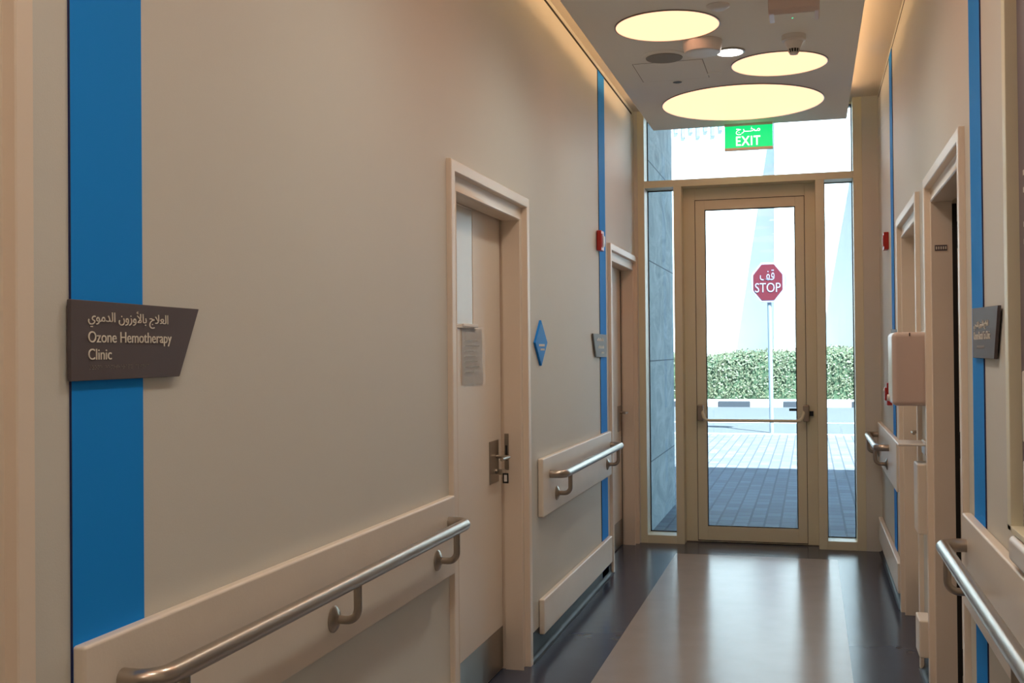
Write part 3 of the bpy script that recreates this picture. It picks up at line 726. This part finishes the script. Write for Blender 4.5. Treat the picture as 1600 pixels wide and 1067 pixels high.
# ---------------------------------------------------------------- glazed end frame and exit door
w1 = empty('window_1', (-0.44, YE, 0), 'tall tan framed glazing at the corridor end with side lights and top light', 'window', kind='structure')
Y0, Y1 = YE, YE+0.20
def fr(x0, x1, z0, z1, nm='window_frame', ya=Y0, yb=Y1): return box(nm, 'frame', x0, x1, ya, yb, z0, z1, w1, 0.002)
fr(-1.258, -1.208, 0, ZC); fr(0.312, 0.375, 0, ZC)
fr(-1.208, 0.312, 2.697, 2.75)
fr(-0.988, -0.928, 0, 2.697); fr(0.046, 0.108, 0, 2.697)
fr(-1.208, -0.988, 0, 0.062); fr(0.108, 0.312, 0, 0.062)
fr(-1.208, 0.312, 3.27, ZC, ya=Y1-0.05)
def pane(x0, x1, z0, z1, y=Y1-0.02, par=None):
    par = par or w1
    g = box('glass_pane', 'glass', x0+0.004, x1-0.004, y, y+0.004, z0+0.004, z1-0.004, par, label='clear glass pane')
    bm = new(); t = 0.007
    for b in ((x0, x0+t, z0, z1), (x1-t, x1, z0, z1), (x0, x1, z0, z0+t), (x0, x1, z1-t, z1)): bm_box(bm, b[0], b[1], y-0.006, y, b[2], b[3])
    link('gasket', bm, 'black', par, label='thin black glazing gasket')
pane(-1.208, -0.988, 0.062, 2.697); pane(0.108, 0.312, 0.062, 2.697); pane(-1.208, 0.312, 2.75, 3.27)
# exit door
dx = empty('door_6', (-0.44, 8.4, 0), 'tan framed glazed exit door with a push bar', 'door', kind='structure')
YD = 8.385
bm = new(); bm_box(bm, -0.928, -0.842, YD, Y1, 0, 2.697, 0.002); bm_box(bm, -0.032, 0.046, YD, Y1, 0, 2.697, 0.002); bm_box(bm, -0.842, -0.032, YD, Y1, 2.606, 2.697, 0.002)
bm_box(bm, -0.842, -0.032, YD, Y1, 0, 0.012)
link('door_frame', bm, 'frame', dx)
bm = new(); X0, X1_, Z0, Z1_ = -0.839, -0.035, 0.016, 2.602
GX0, GX1, GZ0, GZ1 = -0.768, -0.100, 0.120, 2.530
ya, yb = YD+0.001, YD+0.05
bm_box(bm, X0, GX0, ya, yb, Z0, Z1_, 0.0015); bm_box(bm, GX1, X1_, ya, yb, Z0, Z1_, 0.0015)
bm_box(bm, GX0, GX1, ya, yb, Z0, GZ0, 0.0015); bm_box(bm, GX0, GX1, ya, yb, GZ1, Z1_, 0.0015)
link('door_leaf', bm, 'frame', dx)
bm = new()
for b in ((-0.842, -0.839, 0.01, 2.606), (-0.035, -0.032, 0.01, 2.606)): bm_box(bm, b[0], b[1], YD-0.0003, YD+0.03, b[2], b[3])
bm_box(bm, -0.842, -0.032, YD-0.0003, YD+0.03, 2.602, 2.606); bm_box(bm, -0.842, -0.032, YD-0.0003, YD+0.03, 0.010, 0.016)
link('gap_shade', bm, 'gap', dx, label='dark strips painted as the shaded gap around the leaf')  # near-black strips paint the shade of the narrow leaf clearance
pane(GX0, GX1, GZ0, GZ1, YD+0.022, dx)
pb = link('push_bar', bm_tube(new(), [(-0.795, YD-0.045, 1.02), (-0.792, YD-0.06, 0.985), (-0.782, YD-0.07, 0.952), (-0.765, YD-0.072, 0.934), (-0.745, YD-0.072, 0.929), (-0.10, YD-0.072, 0.929), (-0.08, YD-0.072, 0.934), (-0.063, YD-0.07, 0.952), (-0.053, YD-0.06, 0.985), (-0.050, YD-0.045, 1.02)], 0.0115, 14), 'frame', dx, label='tan horizontal push bar')
for x in (-0.812, -0.038): box('bar_housing', 'steel2', x-0.02, x+0.024, YD, YD-0.065, 0.925, 1.045, pb, 0.006, 3, label='metal bar housing')
box('strike_box', 'skirt', -0.012, 0.016, YD, YD-0.02, 0.965, 1.0, dx, 0.002, label='dark strike box')
link('outer_handle', bm_tube(new(), arc_path([(-0.065, YD+0.05, 1.005), (-0.065, YD+0.09, 1.005), (-0.16, YD+0.09, 1.005)], 0.012), 0.010, 12), 'black', dx, label='black outside lever')
box('door_mat_sill', 'steel2', -0.928, 0.046, YD, Y1+0.03, -0.008, 0.006, dx, label='metal threshold')

# ---------------------------------------------------------------- outside
box_o = struct(box('ground_paving', 'paver', -30, 30, 8.45, 19.5, -0.3, -0.012), 'grey block paving outside the exit door', 'paving')
struct(box('ground_road', 'asphalt', -40, 40, 19.5, 28.62, -0.3, -0.014), 'grey asphalt road', 'road')
tag(box('road_line', 'kerbwhite', -40, 40, 22.45, 22.62, -0.014, -0.010), 'faint white line painted along the road', 'road marking')['kind'] = 'structure'
tag(box('near_kerb', 'pavement', -30, 30, 19.38, 19.52, -0.2, -0.004, None, 0.004), 'flush pale kerb along the near road edge', 'kerb')['kind'] = 'structure'
struct(box('ground_pavement', 'pavement', -40, 40, 28.8, 45, -0.3, 0.125), 'pale pavement behind the painted kerb', 'pavement')
xk = -3.97
for k in range(9):
    L = 0.82 if k % 2 == 0 else 0.86
    x0 = [-4.0, -3.2, -2.33, -1.52, -0.69, 0.12, 0.98, 1.80, 2.66][k]; x1 = [-3.2, -2.33, -1.52, -0.69, 0.12, 0.98, 1.80, 2.66, 3.5][k]
    blk = k % 2 == 0
    lab = 'black painted kerb stone across the road' if blk else 'white painted kerb stone across the road'
    tag(box('kerb_stone', 'kerbblack' if blk else 'kerbwhite', x0+0.004, x1-0.004, 28.60, 28.80, -0.1, 0.13, None, 0.008), lab, 'kerb stone', ('black kerb stones' if blk else 'white kerb stones'))
struct(box('wall_outdoor_concrete', 'concrete', -1.46, -1.262, 8.45, 10.44, -0.012, 5.5), 'rough grey concrete wing wall outside', 'wall')
bm = new(); bm_box(bm, -12, XL-0.2, 8.46, 8.7, 0, 5.5); bm_box(bm, XR+0.2, 12, 8.46, 8.7, 0, 5.5); bm_box(bm, XL-0.2, XR+0.2, 8.46, 8.7, ZC+0.02, 5.5)
struct(link('wall_front', bm, 'facade', smooth=False), 'outer face of the building', 'wall')
struct(box('roof', 'facade', -12, 12, -4, 10.7, 5.5, 5.7), 'flat roof with an overhang', 'roof')

# building across the road
fb = empty('building', (0, 42, 0.1), 'bright white building with tapering fins across the road', 'building')
box('facade_wall', 'facade', -26, 26, 42, 43, 0.1, 17, fb)
def fin(x, k, zt=10.9):
    bm = new(); d = k*zt
    bm_prism(bm, [(42.0, 0.1), (42.0, zt), (42.0-d, 0.1)], 'X', x, x+0.22); return link('fin', bm, 'facade', fb, smooth=False)
for x, k in ((-8.0, 0.368), (-1.20, 0.368), (2.05, 0.46), (8.8, 0.368)): fin(x, k)
bm = new()
for i in range(26):
    x = -4.95 + i*0.28
    z = 9.62 if i % 2 else 9.80
    if x > -3.0: break
    bm = bm_box(bm, x, x+0.13, 41.93, 42.0, z, 14.0)
link('louvre_blades', bm, 'louvre', fb, smooth=False, label='row of thin pale blue louvre blades')

# hedge
hg = empty('hedge', (0, 31, 0.125), 'clipped dense green hedge behind the kerb across the road', 'hedge')
bm = new()
NX, NP = 150, 14; rows = []
for i in range(NX+1):
    x = -9 + 18*i/NX; row = []
    top = 1.36 + 0.05*math.sin(x*0.9+1) + 0.035*math.sin(x*2.7)
    if x > -3.2: top += 0.05*math.sin((x+3.2)*0.55)
    for j in range(NP+1):
        t = j/NP*PI; 
        y = 31.0 - 0.95*math.copysign(abs(math.cos(t))**0.35, math.cos(t)); z = 0.12 + (top-0.12)*abs(math.sin(t))**0.35
        row.append(bm.verts.new((x+random.uniform(-.04, .04), y+random.uniform(-.06, .06), z+random.uniform(-.05, .05)*(0 if j in (0, NP) else 1))))
    rows.append(row)
for A, B in zip(rows, rows[1:]):
    for j in range(NP): bm.faces.new((A[j], A[j+1], B[j+1], B[j]))
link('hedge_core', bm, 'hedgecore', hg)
bm = new()
for i in range(14000):
    x = random.uniform(-6.5, 6.0)
    t = random.uniform(0.0, 0.5)*PI if random.random() < 0.25 else math.asin(random.uniform(0.0, 1.0)**2.857)
    top = 1.38 + 0.05*math.sin(x*0.9+1) + 0.035*math.sin(x*2.7)
    if x > -3.2: top += 0.05*math.sin((x+3.2)*0.55)
    y = 31.0 - 0.97*abs(math.cos(t))**0.35*(1 if math.cos(t) > 0 else -1); z = 0.16 + (top-0.16)*abs(math.sin(t))**0.35 if t < PI/2 else top
    c = Vector((x, y+random.uniform(-.08, .06), z+random.uniform(-.05, .06)))
    a = random.uniform(0, 2*PI); s = random.uniform(0.025, 0.048)
    u = Vector((math.cos(a), random.uniform(-.5, .5), math.sin(a))).normalized()*s
    n_ = Vector((random.uniform(-.6, .6), -1, random.uniform(-.2, .9))).normalized(); w = n_.cross(u).normalized()*s*0.5
    bm.faces.new([bm.verts.new(c+p) for p in (-u, w, u, -w)])
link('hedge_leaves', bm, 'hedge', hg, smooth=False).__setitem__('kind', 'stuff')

# stop sign on its pole
ss = empty('stop_sign', (-0.70, 19.8, 0), 'red octagonal stop sign with Arabic on a thin pole at the kerb', 'stop sign')
link('pole', bm_tube(new(), [(-0.675, 19.8, -0.02), (-0.70, 19.8, 2.95)], 0.038, 20), 'galv', ss, label='thin pale metal pole')
def octa(cx, cz, a, b, cut, y0, y1, m, nm, lab=None):
    pts = [(cx-a+cut*a, cz-b), (cx+a-cut*a, cz-b), (cx+a, cz-b+cut*b), (cx+a, cz+b-cut*b), (cx+a-cut*a, cz+b), (cx-a+cut*a, cz+b), (cx-a, cz+b-cut*b), (cx-a, cz-b+cut*b)]
    bm = new(); bm_prism(bm, pts, 'Y', y0, y1, 0.003); return link(nm, bm, m, ss, label=lab)
CX, CZ = -0.713, 2.648
octa(CX, CZ, 0.285, 0.355, 0.58, 19.735, 19.745, 'signwhite', 'sign_border', 'white sign border')
octa(CX, CZ, 0.252, 0.318, 0.58, 19.730, 19.736, 'stopred', 'sign_face', 'red sign face')
text('lettering', 'STOP', 'signwhite', ss, (CX-0.222, 19.729, CZ-0.175), (1, 0, 0), (0, 0, 1), 0.44, 0.165, 0.006, label='white lettering STOP')
text('lettering', QIF, 'signwhite', ss, (CX-0.135, 19.729, CZ+0.035), (1, 0, 0), (0, 0, 1), 0.25, 0.19, 0.006, label='white Arabic lettering')
link('rear_disc', bm_lathe(new(), [(0.275, 19.84), (0.275, 19.85)], 48, (-0.665, 0, CZ+0.03), 'Y'), 'galv', ss, label='round pale sign back behind')
